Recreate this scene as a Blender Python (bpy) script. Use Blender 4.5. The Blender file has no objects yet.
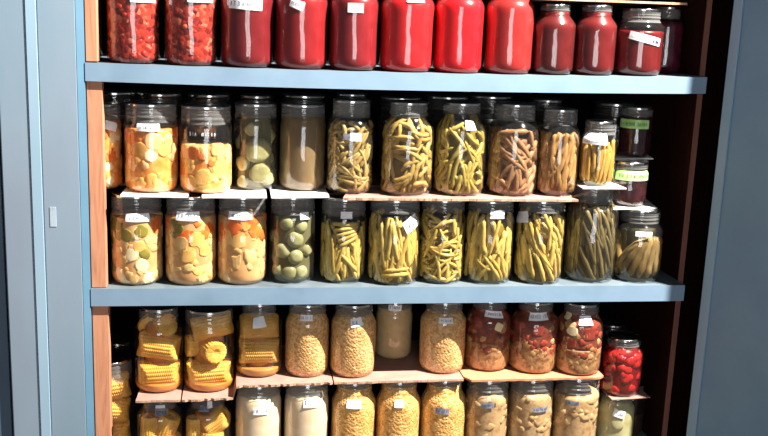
import bpy, math, random
from mathutils import Vector, Matrix

C = bpy.context.scene.collection
ZO = 1.5                      # height of the upper shelf above the floor
PI = math.pi
RND = random.Random(7)

# ------------------------------------------------------------------ camera
F_PX = 964.7649
CAM = Vector((0.2572, -1.7448, 0.1008))
YAW, PITCH, ROLL = 0.1572, 0.2084, 0.0387

def cam_axes():
    cy, sy = math.cos(YAW), math.sin(YAW)
    f = Vector((sy, cy, 0)); r = Vector((cy, -sy, 0)); u = Vector((0, 0, 1))
    cp, sp = math.cos(PITCH), math.sin(PITCH)
    f2 = cp * f - sp * u; u2 = cp * u + sp * f
    cr, sr = math.cos(ROLL), math.sin(ROLL)
    return cr * r + sr * u2, cr * u2 - sr * r, f2
CR, CU, CF = cam_axes()
def ray(x, y): return CF + CR * ((x - 384) / F_PX) - CU * ((y - 218) / F_PX)
def at_y(x, y, Y):
    d = ray(x, y); return CAM + d * ((Y - CAM.y) / d.y)
def at_z(x, y, Z):
    d = ray(x, y); return CAM + d * ((Z - CAM.z) / d.z)

cd = bpy.data.cameras.new('camera'); cam = bpy.data.objects.new('camera', cd); C.objects.link(cam)
cd.sensor_width = 36.0; cd.lens = F_PX / 768 * 36.0; cd.clip_start = 0.05
M = Matrix((CR, CU, -CF)).transposed().to_4x4()
M.translation = CAM + Vector((0, 0, ZO))
cam.matrix_world = M
bpy.context.scene.camera = cam

# ------------------------------------------------------------------ materials
def s2l(c):
    return tuple(((v / 255) / 12.92 if v / 255 <= 0.04045 else ((v / 255 + 0.055) / 1.055) ** 2.4) for v in c) + (1.0,)

class NT:
    def __init__(s, name):
        s.m = bpy.data.materials.new(name); s.m.use_nodes = True
        s.t = s.m.node_tree; s.t.nodes.clear()
        s.out = s.n('ShaderNodeOutputMaterial')
    def n(s, typ, **k):
        o = s.t.nodes.new(typ)
        for a, v in k.items(): setattr(o, a, v)
        return o
    def l(s, a, b): s.t.links.new(a, b)

def ramp(nt, fac, cols, pos=None):
    r = nt.n('ShaderNodeValToRGB')
    e = r.color_ramp.elements
    n = len(cols)
    while len(e) < n: e.new(0.5)
    for i, c in enumerate(cols):
        e[i].position = pos[i] if pos else i / (n - 1)
        e[i].color = s2l(c)
    nt.l(fac, r.inputs[0])
    return r.outputs[0]

_mc = {}
def surf(name, cols, scale=60, detail=3, rough=0.4, pos=None, bump=0.0, bscale=None, kind='noise', rnd=0.0, metallic=0.0, stretch=(1, 1, 1), sss=0.0, coat=0.0, spec=0.16, dist=0.0):
    """Principled surface whose colour runs through COLS along a noise or a cell pattern."""
    if name in _mc: return _mc[name]
    nt = NT(name)
    b = nt.n('ShaderNodeBsdfPrincipled')
    nt.l(b.outputs[0], nt.out.inputs[0])
    tc = nt.n('ShaderNodeTexCoord'); mp = nt.n('ShaderNodeMapping')
    mp.inputs['Scale'].default_value = stretch
    nt.l(tc.outputs['Object'], mp.inputs[0])
    vec = mp.outputs[0]
    if rnd:
        oi = nt.n('ShaderNodeObjectInfo')
        ad = nt.n('ShaderNodeVectorMath', operation='ADD')
        cb = nt.n('ShaderNodeCombineXYZ')
        mu = nt.n('ShaderNodeMath', operation='MULTIPLY'); mu.inputs[1].default_value = 3.7
        nt.l(oi.outputs['Random'], mu.inputs[0])
        nt.l(mu.outputs[0], cb.inputs[0]); nt.l(mu.outputs[0], cb.inputs[2])
        nt.l(vec, ad.inputs[0]); nt.l(cb.outputs[0], ad.inputs[1]); vec = ad.outputs[0]
    if kind == 'noise':
        t = nt.n('ShaderNodeTexNoise'); t.inputs['Scale'].default_value = scale; t.inputs['Detail'].default_value = detail
        t.inputs['Distortion'].default_value = dist
        nt.l(vec, t.inputs['Vector']); fac = t.outputs[0]
        mr = nt.n('ShaderNodeMapRange'); mr.inputs[1].default_value = 0.3; mr.inputs[2].default_value = 0.7
        nt.l(fac, mr.inputs[0]); fac = mr.outputs[0]
    else:
        t = nt.n('ShaderNodeTexVoronoi'); t.inputs['Scale'].default_value = scale
        nt.l(vec, t.inputs['Vector'])
        sp = nt.n('ShaderNodeSeparateColor'); nt.l(t.outputs['Color'], sp.inputs[0]); fac = sp.outputs[0]
    if rnd:
        mx = nt.n('ShaderNodeMix'); mx.inputs[0].default_value = rnd
        nt.l(fac, mx.inputs[2]); nt.l(oi.outputs['Random'], mx.inputs[3]); fac = mx.outputs[0]
    col = ramp(nt, fac, cols, pos)
    nt.l(col, b.inputs['Base Color'])
    b.inputs['Roughness'].default_value = rough
    b.inputs['Metallic'].default_value = metallic
    b.inputs['Specular IOR Level'].default_value = spec
    if sss:
        b.inputs['Subsurface Weight'].default_value = sss
        b.inputs['Subsurface Radius'].default_value = (0.006, 0.003, 0.001)
        b.inputs['Subsurface Scale'].default_value = 1.0
    if coat: b.inputs['Coat Weight'].default_value = coat
    if bump:
        bp = nt.n('ShaderNodeBump'); bp.inputs['Strength'].default_value = bump; bp.inputs['Distance'].default_value = 0.002
        if kind == 'noise':
            t2 = nt.n('ShaderNodeTexNoise'); t2.inputs['Scale'].default_value = bscale or scale * 2; t2.inputs['Detail'].default_value = 4
            nt.l(vec, t2.inputs['Vector']); nt.l(t2.outputs[0], bp.inputs['Height'])
        else:
            iv = nt.n('ShaderNodeMath', operation='SUBTRACT'); iv.inputs[0].default_value = 1.0
            nt.l(t.outputs['Distance'], iv.inputs[1]); nt.l(iv.outputs[0], bp.inputs['Height'])
        nt.l(bp.outputs[0], b.inputs['Normal'])
    _mc[name] = nt.m
    return nt.m

def make_glass(name, tint=(0.97, 0.985, 0.975, 1), base=0.075, rough=0.08, haze=0.006):
    """Clear thin-walled jar glass: what lies behind shows through, edges and shoulders reflect."""
    nt = NT(name)
    tr = nt.n('ShaderNodeBsdfTransparent'); tr.inputs[0].default_value = tint
    gl = nt.n('ShaderNodeBsdfGlossy'); gl.inputs['Roughness'].default_value = rough
    gl.inputs[0].default_value = (1, 1, 1, 1)
    ge = nt.n('ShaderNodeNewGeometry')
    tc = nt.n('ShaderNodeTexCoord')
    no = nt.n('ShaderNodeTexNoise'); no.inputs['Scale'].default_value = 26; no.inputs['Detail'].default_value = 1.5
    nt.l(tc.outputs['Object'], no.inputs['Vector'])
    bp = nt.n('ShaderNodeBump'); bp.inputs['Strength'].default_value = 0.6; bp.inputs['Distance'].default_value = 0.004
    nt.l(no.outputs[0], bp.inputs['Height']); nt.l(bp.outputs[0], gl.inputs['Normal'])
    dt = nt.n('ShaderNodeVectorMath', operation='DOT_PRODUCT')
    nt.l(ge.outputs['Normal'], dt.inputs[0]); nt.l(ge.outputs['Incoming'], dt.inputs[1])
    ab = nt.n('ShaderNodeMath', operation='ABSOLUTE'); nt.l(dt.outputs['Value'], ab.inputs[0])
    om = nt.n('ShaderNodeMath', operation='SUBTRACT'); om.inputs[0].default_value = 1.0; nt.l(ab.outputs[0], om.inputs[1])
    pw = nt.n('ShaderNodeMath', operation='POWER'); nt.l(om.outputs[0], pw.inputs[0]); pw.inputs[1].default_value = 4.0
    mr = nt.n('ShaderNodeMapRange'); mr.inputs[3].default_value = base; mr.inputs[4].default_value = 0.75
    nt.l(pw.outputs[0], mr.inputs[0])
    mx = nt.n('ShaderNodeMixShader'); nt.l(mr.outputs[0], mx.inputs[0]); nt.l(tr.outputs[0], mx.inputs[1]); nt.l(gl.outputs[0], mx.inputs[2])
    df = nt.n('ShaderNodeBsdfDiffuse'); df.inputs[0].default_value = (0.9, 0.9, 0.88, 1)
    m2 = nt.n('ShaderNodeMixShader'); m2.inputs[0].default_value = haze
    nt.l(mx.outputs[0], m2.inputs[1]); nt.l(df.outputs[0], m2.inputs[2])
    nt.l(m2.outputs[0], nt.out.inputs[0])
    return nt.m
GLASS = make_glass('jar_glass')
SHEEN_GLASS = make_glass('jar_glass_sheen', haze=0.09)  # white haze paints the grey reflections in the empty necks

def metal(name, col, rough):
    nt = NT(name); b = nt.n('ShaderNodeBsdfPrincipled'); nt.l(b.outputs[0], nt.out.inputs[0])
    b.inputs['Base Color'].default_value = s2l(col); b.inputs['Metallic'].default_value = 1.0
    tc = nt.n('ShaderNodeTexCoord'); no = nt.n('ShaderNodeTexNoise'); no.inputs['Scale'].default_value = 90
    nt.l(tc.outputs['Object'], no.inputs['Vector'])
    mr = nt.n('ShaderNodeMapRange'); mr.inputs[3].default_value = rough * 0.8; mr.inputs[4].default_value = rough * 1.25
    nt.l(no.outputs[0], mr.inputs[0]); nt.l(mr.outputs[0], b.inputs['Roughness'])
    return nt.m
LID = metal('lid_metal', (222, 221, 218), 0.17)

PAINT = surf('shelf_paint', [(108, 133, 155), (118, 143, 165), (112, 137, 161)], scale=9, rough=0.42, bump=0.05, bscale=60, spec=0.4)
PAINT_WORN = surf('worn_paint', [(78, 90, 98), (100, 112, 120), (90, 100, 106)], scale=14, rough=0.55)
PAINT_FRAME = surf('frame_paint', [(118, 142, 160), (130, 148, 164), (126, 138, 154)], scale=5, rough=0.34, bump=0.06, bscale=40, stretch=(1, 1, .35), spec=0.4)  # greyed tone holds the sheen on the boards
PAINT_TRIM_LIT = surf('trim_paint_lit', [(138, 166, 186), (150, 178, 198)], scale=6, rough=0.32, stretch=(1, 1, .35), spec=0.4)  # lighter than the boards: the lit look is put into the colour
PAINT_EDGE_SHADED = surf('edge_paint_shaded', [(72, 106, 128), (84, 118, 140)], scale=8, rough=0.4, spec=0.4)  # darker blue paints the shade along the rounded frame edge
PAINT_DOOR = surf('door_paint', [(110, 142, 166), (120, 152, 176), (114, 146, 172)], scale=6, rough=0.45, bump=0.05, bscale=40, spec=0.4)
GLINT = surf('glint_paint', [(150, 166, 180), (168, 184, 196)], scale=60, rough=0.4)  # pale colour paints a bright reflection on the frame
PAINT_SHADED = surf('neighbour_paint_shaded', [(70, 92, 112), (80, 102, 122)], scale=6, rough=0.45, spec=0.4)  # shadow on the neighbouring door is put into this darker blue
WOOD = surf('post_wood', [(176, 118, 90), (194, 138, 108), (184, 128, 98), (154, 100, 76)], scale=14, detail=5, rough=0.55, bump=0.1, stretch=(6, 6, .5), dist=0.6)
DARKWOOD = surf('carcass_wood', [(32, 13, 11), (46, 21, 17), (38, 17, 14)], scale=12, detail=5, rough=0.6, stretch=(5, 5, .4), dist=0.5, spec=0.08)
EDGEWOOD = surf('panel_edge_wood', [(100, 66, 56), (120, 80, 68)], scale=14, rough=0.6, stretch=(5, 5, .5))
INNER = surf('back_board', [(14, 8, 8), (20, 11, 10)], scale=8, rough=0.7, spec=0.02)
CARD = surf('cardboard', [(140, 106, 84), (156, 120, 96), (148, 112, 90)], scale=30, rough=0.85, bump=0.1)
CARD2 = surf('cardboard_orange', [(172, 112, 82), (190, 130, 98), (180, 120, 90)], scale=30, rough=0.85, bump=0.1)
CARD3 = surf('cardboard_pink', [(150, 116, 104), (168, 132, 120)], scale=30, rough=0.85, bump=0.1)
FLUTE = surf('cardboard_edge', [(120, 86, 66), (190, 152, 128), (140, 104, 82)], scale=260, rough=0.9, stretch=(1, .2, .2))
PAPER = surf('white_card', [(232, 230, 228), (245, 244, 242)], scale=40, rough=0.7)
LABELP = surf('label_paper', [(232, 234, 240), (248, 248, 250)], scale=70, rough=0.45)
LABELG = surf('label_green', [(150, 205, 110), (176, 222, 138), (205, 232, 180)], scale=90, rough=0.5)
LABELD = surf('label_grey', [(96, 98, 112), (150, 152, 164)], scale=160, rough=0.35)
INK = surf('ink', [(48, 50, 84), (72, 74, 108)], scale=50, rough=0.6)
INKG = surf('ink_green', [(30, 74, 40), (44, 92, 54)], scale=50, rough=0.6)
INKW = surf('white_marker', [(236, 238, 244), (250, 250, 252)], scale=50, rough=0.5)
PLASTER = surf('plaster', [(168, 162, 152), (178, 172, 162)], scale=10, rough=0.9)
FLOORM = surf('floor_boards', [(70, 58, 50), (88, 74, 64)], scale=4, rough=0.6, stretch=(1, 8, 1))

# ------------------------------------------------------------------ mesh helpers
class MB:
    def __init__(s): s.v = []; s.f = []; s.mi = []; s.sm = []
    def add(s, vs, fs, mi=0, smooth=True):
        o = len(s.v); s.v.extend(vs)
        for f in fs:
            s.f.append(tuple(o + i for i in f)); s.mi.append(mi); s.sm.append(smooth)
    def box(s, x0, x1, y0, y1, z0, z1, mi=0, dz=0.0):
        """A box; DZ lifts its right end."""
        vs = [(x0, y0, z0), (x1, y0, z0 + dz), (x1, y1, z0 + dz), (x0, y1, z0), (x0, y0, z1), (x1, y0, z1 + dz), (x1, y1, z1 + dz), (x0, y1, z1)]
        s.add(vs, [(0, 3, 2, 1), (4, 5, 6, 7), (0, 1, 5, 4), (1, 2, 6, 5), (2, 3, 7, 6), (3, 0, 4, 7)], mi, False)
    def lathe(s, prof, seg=44, mi=0, mod=None):
        vs = []; fs = []
        n = len(prof)
        for j in range(seg):
            a = 2 * PI * j / seg
            for (r, z) in prof:
                if mod: r, z = mod(r, z, a)
                vs.append((r * math.cos(a), r * math.sin(a), z))
        for j in range(seg):
            k = (j + 1) % seg
            for i in range(n - 1):
                fs.append((j * n + i, k * n + i, k * n + i + 1, j * n + i + 1))
        s.add(vs, fs, mi)
    def tube(s, pts, rad, seg=7, mi=0):
        vs = []; fs = []
        n = len(pts)
        for i, p in enumerate(pts):
            p = Vector(p)
            a = Vector(pts[max(0, i - 1)]); b = Vector(pts[min(n - 1, i + 1)])
            t = (b - a).normalized()
            e = t.cross(Vector((0.31, 0.2, 0.93)))
            if e.length < 1e-3: e = t.cross(Vector((1, 0, 0)))
            e.normalize(); g = t.cross(e)
            for j in range(seg):
                q = p + (e * math.cos(2 * PI * j / seg) + g * math.sin(2 * PI * j / seg)) * rad[i]
                vs.append(tuple(q))
        for i in range(n - 1):
            for j in range(seg):
                k = (j + 1) % seg
                fs.append((i * seg + j, i * seg + k, (i + 1) * seg + k, (i + 1) * seg + j))
        fs.append(tuple(range(seg))[::-1]); fs.append(tuple((n - 1) * seg + j for j in range(seg)))
        s.add(vs, fs, mi)
    def build(s, name, mats, parent=None, loc=None, bevel=0.0):
        me = bpy.data.meshes.new(name)
        me.from_pydata(s.v, [], s.f)
        for m in (mats if isinstance(mats, (list, tuple)) else [mats]): me.materials.append(m)
        me.polygons.foreach_set('material_index', s.mi)
        me.polygons.foreach_set('use_smooth', s.sm)
        me.update()
        o = bpy.data.objects.new(name, me); C.objects.link(o)
        if parent: o.parent = parent
        if loc is not None: o.location = loc
        if bevel:
            b = o.modifiers.new('edge', 'BEVEL'); b.width = bevel; b.segments = 2; b.limit_method = 'ANGLE'
        return o

def ico(sub=2):
    import bmesh
    bm = bmesh.new(); bmesh.ops.create_icosphere(bm, subdivisions=sub, radius=1)
    vs = [tuple(v.co) for v in bm.verts]; fs = [tuple(v.index for v in f.verts) for f in bm.faces]
    bm.free(); return vs, fs
ICO2 = ico(2); ICO3 = ico(3)

def tag(o, label, cat, group=None):
    o['label'] = label; o['category'] = cat
    if group: o['group'] = group
    return o
def empty(name, loc):
    o = bpy.data.objects.new(name, None); C.objects.link(o); o.location = loc; o.empty_display_size = 0.02
    return o

# ------------------------------------------------------------------ the room
def struct(name, mb, m):
    o = mb.build(name, m); o['kind'] = 'structure'; return o
b = MB(); b.box(-2.5, 4.0, -3.6, 0.6, -0.05, 0.0); struct('floor', b, FLOORM)
b = MB(); b.box(-2.5, 4.0, 0.5, 0.6, 0.0, 3.4); struct('wall_back', b, PLASTER)

# ------------------------------------------------------------------ the cupboard
W = 1.1477; T = 0.0316
T1 = 0.0071
S2, S3 = -0.4079, -0.775
cup = empty('cupboard', (0, 0, 0))
tag(cup, 'blue painted wooden cupboard standing open, its shelves full of canning jars', 'cupboard')
SAG = 0.0050
def shelf(z, dz, sag=0.0, T=T):
    b = MB(); n = 24; V = []
    for i in range(n + 1):
        t = i / n; zz = z + ZO + dz * t - sag * 4 * t * (1 - t)
        V += [(W * t, 0, zz - T), (W * t, 0, zz), (W * t, .355, zz), (W * t, .355, zz - T)]
    for i in range(n):
        for q in range(4):
            r = (q + 1) % 4; a = i * 4
            b.add([V[a + q], V[a + 4 + q], V[a + 4 + r], V[a + r]], [(0, 1, 2, 3)], 1 if q == 1 else 0, False)
    b.add(V[:4], [(0, 1, 2, 3)], 0, False); b.add(V[-4:], [(3, 2, 1, 0)], 0, False)
    b.box(-0.07, 0.0, 0.032, 0.355, z - T + ZO, z + ZO)
    return b.build('shelf', [PAINT, PAINT_WORN], cup)
shelf(0.408, 0.0); shelf(-0.0012, T1, SAG); shelf(S2, 0.0014, T=0.0328); shelf(S3, 0.0)
def post(x1, z0, z1):
    b = MB(); b.box(0.0005, x1, 0.007, 0.03, z0 + ZO, z1 + ZO)
    b.build('post', WOOD, cup, bevel=0.001)
post(0.0205, 0.0005, 0.373); post(0.0272, S2 + .0005, -T - .0005); post(0.0295, S3 + .0005, S2 - T - .0005)
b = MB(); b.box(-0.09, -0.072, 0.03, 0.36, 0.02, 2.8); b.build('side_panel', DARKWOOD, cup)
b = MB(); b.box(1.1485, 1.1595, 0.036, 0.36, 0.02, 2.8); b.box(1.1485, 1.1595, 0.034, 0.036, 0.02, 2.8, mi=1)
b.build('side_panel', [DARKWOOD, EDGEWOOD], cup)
b = MB(); b.box(1.205, 1.23, 0.013, 0.36, 0.02, 2.8); b.build('side_panel', DARKWOOD, cup)  # outer board added behind the hinge to keep bulb light off the gap
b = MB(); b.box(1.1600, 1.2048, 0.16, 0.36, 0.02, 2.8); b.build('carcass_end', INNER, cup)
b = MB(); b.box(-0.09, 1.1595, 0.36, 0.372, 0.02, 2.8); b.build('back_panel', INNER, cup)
b = MB(); b.box(-0.09, 1.1595, 0.0, 0.372, 2.8, 2.83); b.build('top_panel', PAINT, cup)
# left face frame, trim and boards
b = MB(); b.box(-0.0765, -0.0125, -0.006, 0.03, 0.02, 2.8); b.build('face_frame', PAINT_FRAME, cup, bevel=0.002)
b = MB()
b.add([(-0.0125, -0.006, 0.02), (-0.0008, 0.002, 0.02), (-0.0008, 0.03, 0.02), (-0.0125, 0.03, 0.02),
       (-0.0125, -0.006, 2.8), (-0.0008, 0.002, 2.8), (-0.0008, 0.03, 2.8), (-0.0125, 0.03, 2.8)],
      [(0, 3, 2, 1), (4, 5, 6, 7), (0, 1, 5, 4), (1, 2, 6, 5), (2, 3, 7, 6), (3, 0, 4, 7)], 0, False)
b.build('frame_edge', PAINT_EDGE_SHADED, cup)
b = MB(); b.box(-0.0945, -0.0768, -0.0078, 0.03, 0.02, 2.8); b.build('trim_strip', PAINT_TRIM_LIT, cup, bevel=0.0008)
b = MB(); b.box(-0.1435, -0.0949, -0.006, 0.03, 0.02, 2.8); b.build('frame_board', PAINT_FRAME, cup, bevel=0.002)
b = MB(); b.box(-0.60, -0.1485, 0.004, 0.03, 0.02, 2.8); b.build('end_panel', PAINT_SHADED, cup, bevel=0.002)
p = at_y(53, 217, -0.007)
b = MB(); b.box(p.x - .0055, p.x + .0055, -0.0068, -0.0060, p.z - .018 + ZO, p.z + .018 + ZO); b.build('glint_plate', GLINT, cup, bevel=0.0004)  # thin plate added to carry the painted reflection
# right door, swung wide open
dv = Vector((0.500, -0.866, 0)).normalized(); dn = Vector((-dv.y, dv.x, 0))
if dn.x < 0: dn = -dn
def slab(p0, u0, u1, w0, w1, z0, z1, name, m, bev=0.002):
    vs = []
    for z in (z0, z1):
        for (u, w) in ((u0, w0), (u1, w0), (u1, w1), (u0, w1)):
            q = p0 + dv * u + dn * w; vs.append((q.x, q.y, z))
    b = MB(); b.add(vs, [(0, 3, 2, 1), (4, 5, 6, 7), (0, 1, 5, 4), (1, 2, 6, 5), (2, 3, 7, 6), (3, 0, 4, 7)], 0, False)
    return b.build(name, m, cup, bevel=bev)
hp = Vector((1.187, 0.0, 0))
slab(hp, 0.0, 0.42, 0.0, 0.022, 0.05, 2.75, 'door', PAINT_DOOR)
slab(hp, 0.0, 0.020, -0.004, -0.0002, 0.05, 2.75, 'door_edge_strip', PAINT_TRIM_LIT, 0.001)  # raised strip, its lit look painted by the lighter colour

# ------------------------------------------------------------------ jars
def jar_profile(R, h, Rn, s0, s1):
    p = [(0.0, 0.0035), (R * 0.62, 0.003), (R * 0.78, 0.0008), (R - 0.009, 0.0), (R - 0.0045, 0.0016), (R - 0.0014, 0.0055), (R, 0.012), (R, s0 * 0.5 + .006), (R, s0)]
    for k in range(1, 8):
        t = k / 7; e = 0.5 - 0.5 * math.cos(PI * t)
        e = 0.55 * e + 0.45 * t * t * (1.6 - 0.6 * t)
        p.append((R + (Rn - R) * e, s0 + (s1 - s0) * t))
    n = h - s1
    p += [(Rn + .0002, s1 + n * .10), (Rn + .0014, s1 + n * .17), (Rn + .0014, s1 + n * .24), (Rn - .0002, s1 + n * .31), (Rn - .0002, s1 + n * .40),
          (Rn + .0011, s1 + n * .47), (Rn - .0002, s1 + n * .55), (Rn - .0002, s1 + n * .63), (Rn + .0010, s1 + n * .70), (Rn - .0003, s1 + n * .78),
          (Rn - .0006, s1 + n * .93), (Rn - .0016, h - .0008), (Rn - .0042, h - .0008)]
    return p
def rad_fn(p):
    q = p[6:]
    def f(z):
        if z <= q[0][1]:
            for a, c in zip(p[3:7], p[4:7]):
                if a[1] <= z <= c[1]:
                    return a[0] + (c[0] - a[0]) * (z - a[1]) / max(1e-6, c[1] - a[1])
            return p[3][0]
        for a, c in zip(q, q[1:]):
            if z <= c[1]: return a[0] + (c[0] - a[0]) * (z - a[1]) / max(1e-6, c[1] - a[1])
        return q[-1][0]
    return f

class Jar: pass
JARS = []
def jar(key, x0, x1, by, style, h, label, group, base=None, yf=None, ref_y=None, ymin=0.008, ymax=0.07, R=None, name='canning_jar', topy=None, floor_gap=.0004, s0=None, s1=None, rn=None, seg=44):
    """Places a jar from where its sides and foot stand in the photo, on the support at height BASE."""
    xm = (x0 + x1) / 2
    if yf is None:
        yf = min(ymax, max(ymin, at_z(xm, by, base(at_y(xm, by, .03).x) if callable(base) else base).y - .005))
    z = base if not callable(base) else None
    my = ref_y if ref_y is not None else by - 40
    r = R or 0.047
    for _ in range(4):
        yc = yf + r
        a = at_y(x0, my, yc); c_ = at_y(x1, my, yc)
        if R is None: r = (c_ - a).length / 2 * 1.015
    ctr = at_y(xm, my, yc)
    if z is None: z = base(ctr.x)
    if topy is not None: h = at_y(xm, topy, yf + 0.006).z - z
    J = Jar(); J.key = key; J.x, J.y, J.z, J.r, J.h, J.yf = ctr.x, yc, z + floor_gap, r, h, yf
    if style == 'wide': Rn = rn or r * 0.925; a0, a1 = s0 or h * 0.74, s1 or h * 0.82
    elif style == 'reg': Rn = rn or r * 0.70; a0, a1 = s0 or h * 0.70, s1 or h * 0.845
    elif style == 'mid': Rn = rn or r * 0.78; a0, a1 = s0 or h * 0.71, s1 or h * 0.84
    elif style == 'jelly': Rn = rn or r * 0.92; a0, a1 = s0 or h * 0.74, s1 or h * 0.82
    J.prof = jar_profile(r, h, Rn, a0, a1); J.rad = rad_fn(J.prof); J.rn = Rn; J.s0, J.s1 = a0, a1
    J.phi = math.atan2(CAM.x - J.x, J.y - CAM.y)      # angle of the side that faces the viewer, from -Y towards +X
    J.root = empty(name, (J.x, J.y, J.z + ZO))
    tag(J.root, label, 'jar', group)
    g = MB(); g.lathe(J.prof, seg); J.glass = g.build('glass', [GLASS, SHEEN_GLASS], J.root); J.top = 0
    l = MB(); R2 = Rn + .0004
    l.lathe([(0, h + .0004), (R2 * .72, h + .0004), (R2 * .78, h - .0002), (R2 * .86, h - .0002), (R2 * .90, h + .0006), (R2 - .0012, h + .0007), (R2 + .0001, h + .0003), (R2 + .0005, h - .0003), (R2 + .0006, h - .0008), (R2 + .0006, h - .0012), (R2 + .0006, h - .0026), (R2 + .0006, h - .0030), (R2 + .0012, h - .0036), (R2 + .0006, h - .0040), (R2 + .0001, h - .0034)], seg)
    J.lid = l.build('lid', LID, J.root)
    JARS.append(J)
    return J

def zpix(J, y, x=None):
    """Height above the jar's foot of the photo row Y on the jar's front."""
    x = x if x is not None else None
    d = None
    q = at_y(xpix(J), y, J.yf)
    return q.z - J.z
def xpix(J):
    d = Vector((J.x, J.y, J.z + J.h * .5)) - CAM
    return 384 + F_PX * d.dot(CR) / d.dot(CF)
def cyl(J, th, z, off=0.0):
    """Point on the jar: TH from the side facing the viewer (positive to the right)."""
    a = J.phi + th
    r = J.rad(z) + off
    return Vector((r * math.sin(a), -r * math.cos(a), z))
def th_of(J, px, py):
    q = at_y(px, py, J.yf + 0.2 * J.r)
    ax = at_y(xpix(J), py, J.yf + 0.2 * J.r)
    return math.asin(max(-.97, min(.97, (q - ax).x / J.r * 1.0)))

def fill(J, name, z0, z1, m, gap=0.0010, seg=40, wob=0.0, scale=1.0, label=None, rings=14):
    """Solid contents that follow the inside of the glass from Z0 to Z1."""
    J.top = max(J.top, z1)
    pr = [(0, z0)]
    n = rings
    for i in range(n + 1):
        z = z0 + (z1 - z0) * i / n
        pr.append(((J.rad(z) - gap) * scale, z))
    pr.append(((J.rad(z1) - gap) * scale - .003, z1 + .0006)); pr.append((0, z1 + .0002))
    b = MB()
    if wob:
        ph = [RND.uniform(0, 6) for _ in range(6)]
        def mod(r, z, a):
            if r < .002: return r, z
            w = math.sin(5 * a + 90 * z + ph[0]) * math.sin(140 * z + 2 * a + ph[1]) + .7 * math.sin(11 * a - 210 * z + ph[2]) * math.sin(260 * z + ph[3])
            w = max(-1, min(1, w))
            return r - wob * (0.5 - 0.5 * w), z
        b.lathe(pr, 72, 0, mod)
    else:
        b.lathe(pr, seg)
    o = b.build(name, m, J.root)
    if label: o['label'] = label
    return o

def clampv(J, v, gap=0.0012, zlo=0.004, zhi=None):
    z = max(zlo, v[2])
    if zhi: z = min(zhi, z)
    r = math.hypot(v[0], v[1]); R = J.rad(z) - gap
    if r > R: return (v[0] * R / r, v[1] * R / r, z)
    return (v[0], v[1], z)

def lump(J, name, th, z, size, m, depth=0.0, sq=(1, 1, 1), rough=0.16, rot=None, zhi=None, box=0.0, sub=2, label=None):
    """A piece of food pressed against the inside of the glass."""
    vs, fs = ICO3 if sub == 3 else ICO2
    r1 = RND.uniform(0, 99)
    rot = rot or (RND.uniform(0, 6), RND.uniform(0, 6), RND.uniform(0, 6))
    E = (Matrix.Rotation(rot[2], 3, 'Z') @ Matrix.Rotation(rot[1], 3, 'Y') @ Matrix.Rotation(rot[0], 3, 'X'))
    ct = cyl(J, th, z, -0.0025 - size * (0.72 + depth))
    out = []
    for v in vs:
        x, y, zz = v
        if box:
            mxx = max(abs(x), abs(y), abs(zz)); k = (1 - box) + box / mxx * 0.82
        else: k = 1.0
        k *= 1 + rough * (math.sin(3 * x + r1) * math.sin(2.7 * y + 1.3 * r1) + .6 * math.sin(5 * zz + 2 * r1 + 2 * x))
        q = E @ Vector((x * k * sq[0], y * k * sq[1], zz * k * sq[2])) * size + ct
        out.append(clampv(J, q, zhi=zhi))
    b = MB(); b.add(out, fs, 0, box < .5)
    o = b.build(name, m, J.root)
    if label: o['label'] = label
    return o

def bean(J, name, th, z, psi, L, rb, m, bend=0.0, depth=0.0, zlo=0.0015, zhi=None, n=9, hook=0.0, taper=0.35):
    pts = []; rr = []
    for i in range(n):
        t = i / (n - 1) - 0.5
        s = L * t
        zz = z + s * math.cos(psi) + bend * (0.25 - t * t) * math.sin(psi)
        arc = s * math.sin(psi) + bend * (t * t - 0.25) * math.cos(psi) + hook * t * t * t
        zz = max(zlo + rb, min((zhi or J.h) - rb, zz))
        rho = J.rad(zz) - 0.0014 - rb - depth
        a = J.phi + th + arc / max(rho, .01)
        pts.append((rho * math.sin(a), -rho * math.cos(a), zz))
        e = abs(2 * t)
        rr.append(rb * (1 - (taper if e < .99 else 0.72) * e ** 5) * (1 + 0.10 * math.sin(i * 2.3 + th * 7)))
    b = MB(); b.tube(pts, rr, 8)
    return b.build(name, m, J.root)

def beans(J, m, zhi, N=58, style='mixed', rb=(.0036, .0047), L=(.05, .085), core=None, name='green_bean', spread=2.2, lean=0.3, inner=26):
    J.top = max(J.top, zhi)
    fill(J, 'packed_core', 0.002, zhi - .022, core, gap=0.0115)
    for k in range(N + inner):
        dp = RND.uniform(0, .0022) if k >= inner else RND.uniform(.0055, .008)
        # outer ones spread evenly over the visible side
        u = ((k * 0.618034) % 1.0 - .5) * 2 * spread
        th = u + RND.uniform(-.12, .12)
        Lk = RND.uniform(*L); r = RND.uniform(*rb)
        if style == 'vert': psi = RND.gauss(0, .10); zc = RND.uniform(.3, .7) * zhi; be = RND.gauss(0, .004)
        elif style == 'lean': psi = lean + RND.gauss(0, .16); zc = RND.uniform(.12, .88) * zhi; be = RND.gauss(0, .006)
        elif style == 'steep': psi = RND.choice((-1, 1)) * abs(RND.gauss(.15, .3)); zc = RND.uniform(.15, .85) * zhi; be = RND.gauss(0, .016)
        elif style == 'curl': psi = RND.uniform(-1.5, 1.5); zc = RND.uniform(.04, .94) * zhi; be = RND.choice((-1, 1)) * RND.uniform(.012, .035)
        else: psi = RND.choice((RND.gauss(0, .35), RND.uniform(-1.5, 1.5), RND.gauss(.7, .25), RND.gauss(-.8, .3))); zc = RND.uniform(.04, .94) * zhi; be = RND.gauss(0, .012)
        half = Lk / 2 * abs(math.cos(psi))
        zc = max(half * .85 + .003, min(zhi - half * .85, zc)) if 2 * half < zhi else zhi / 2
        bean(J, name, th, zc, psi, Lk, r, m, be, dp, zhi=zhi)

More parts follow.
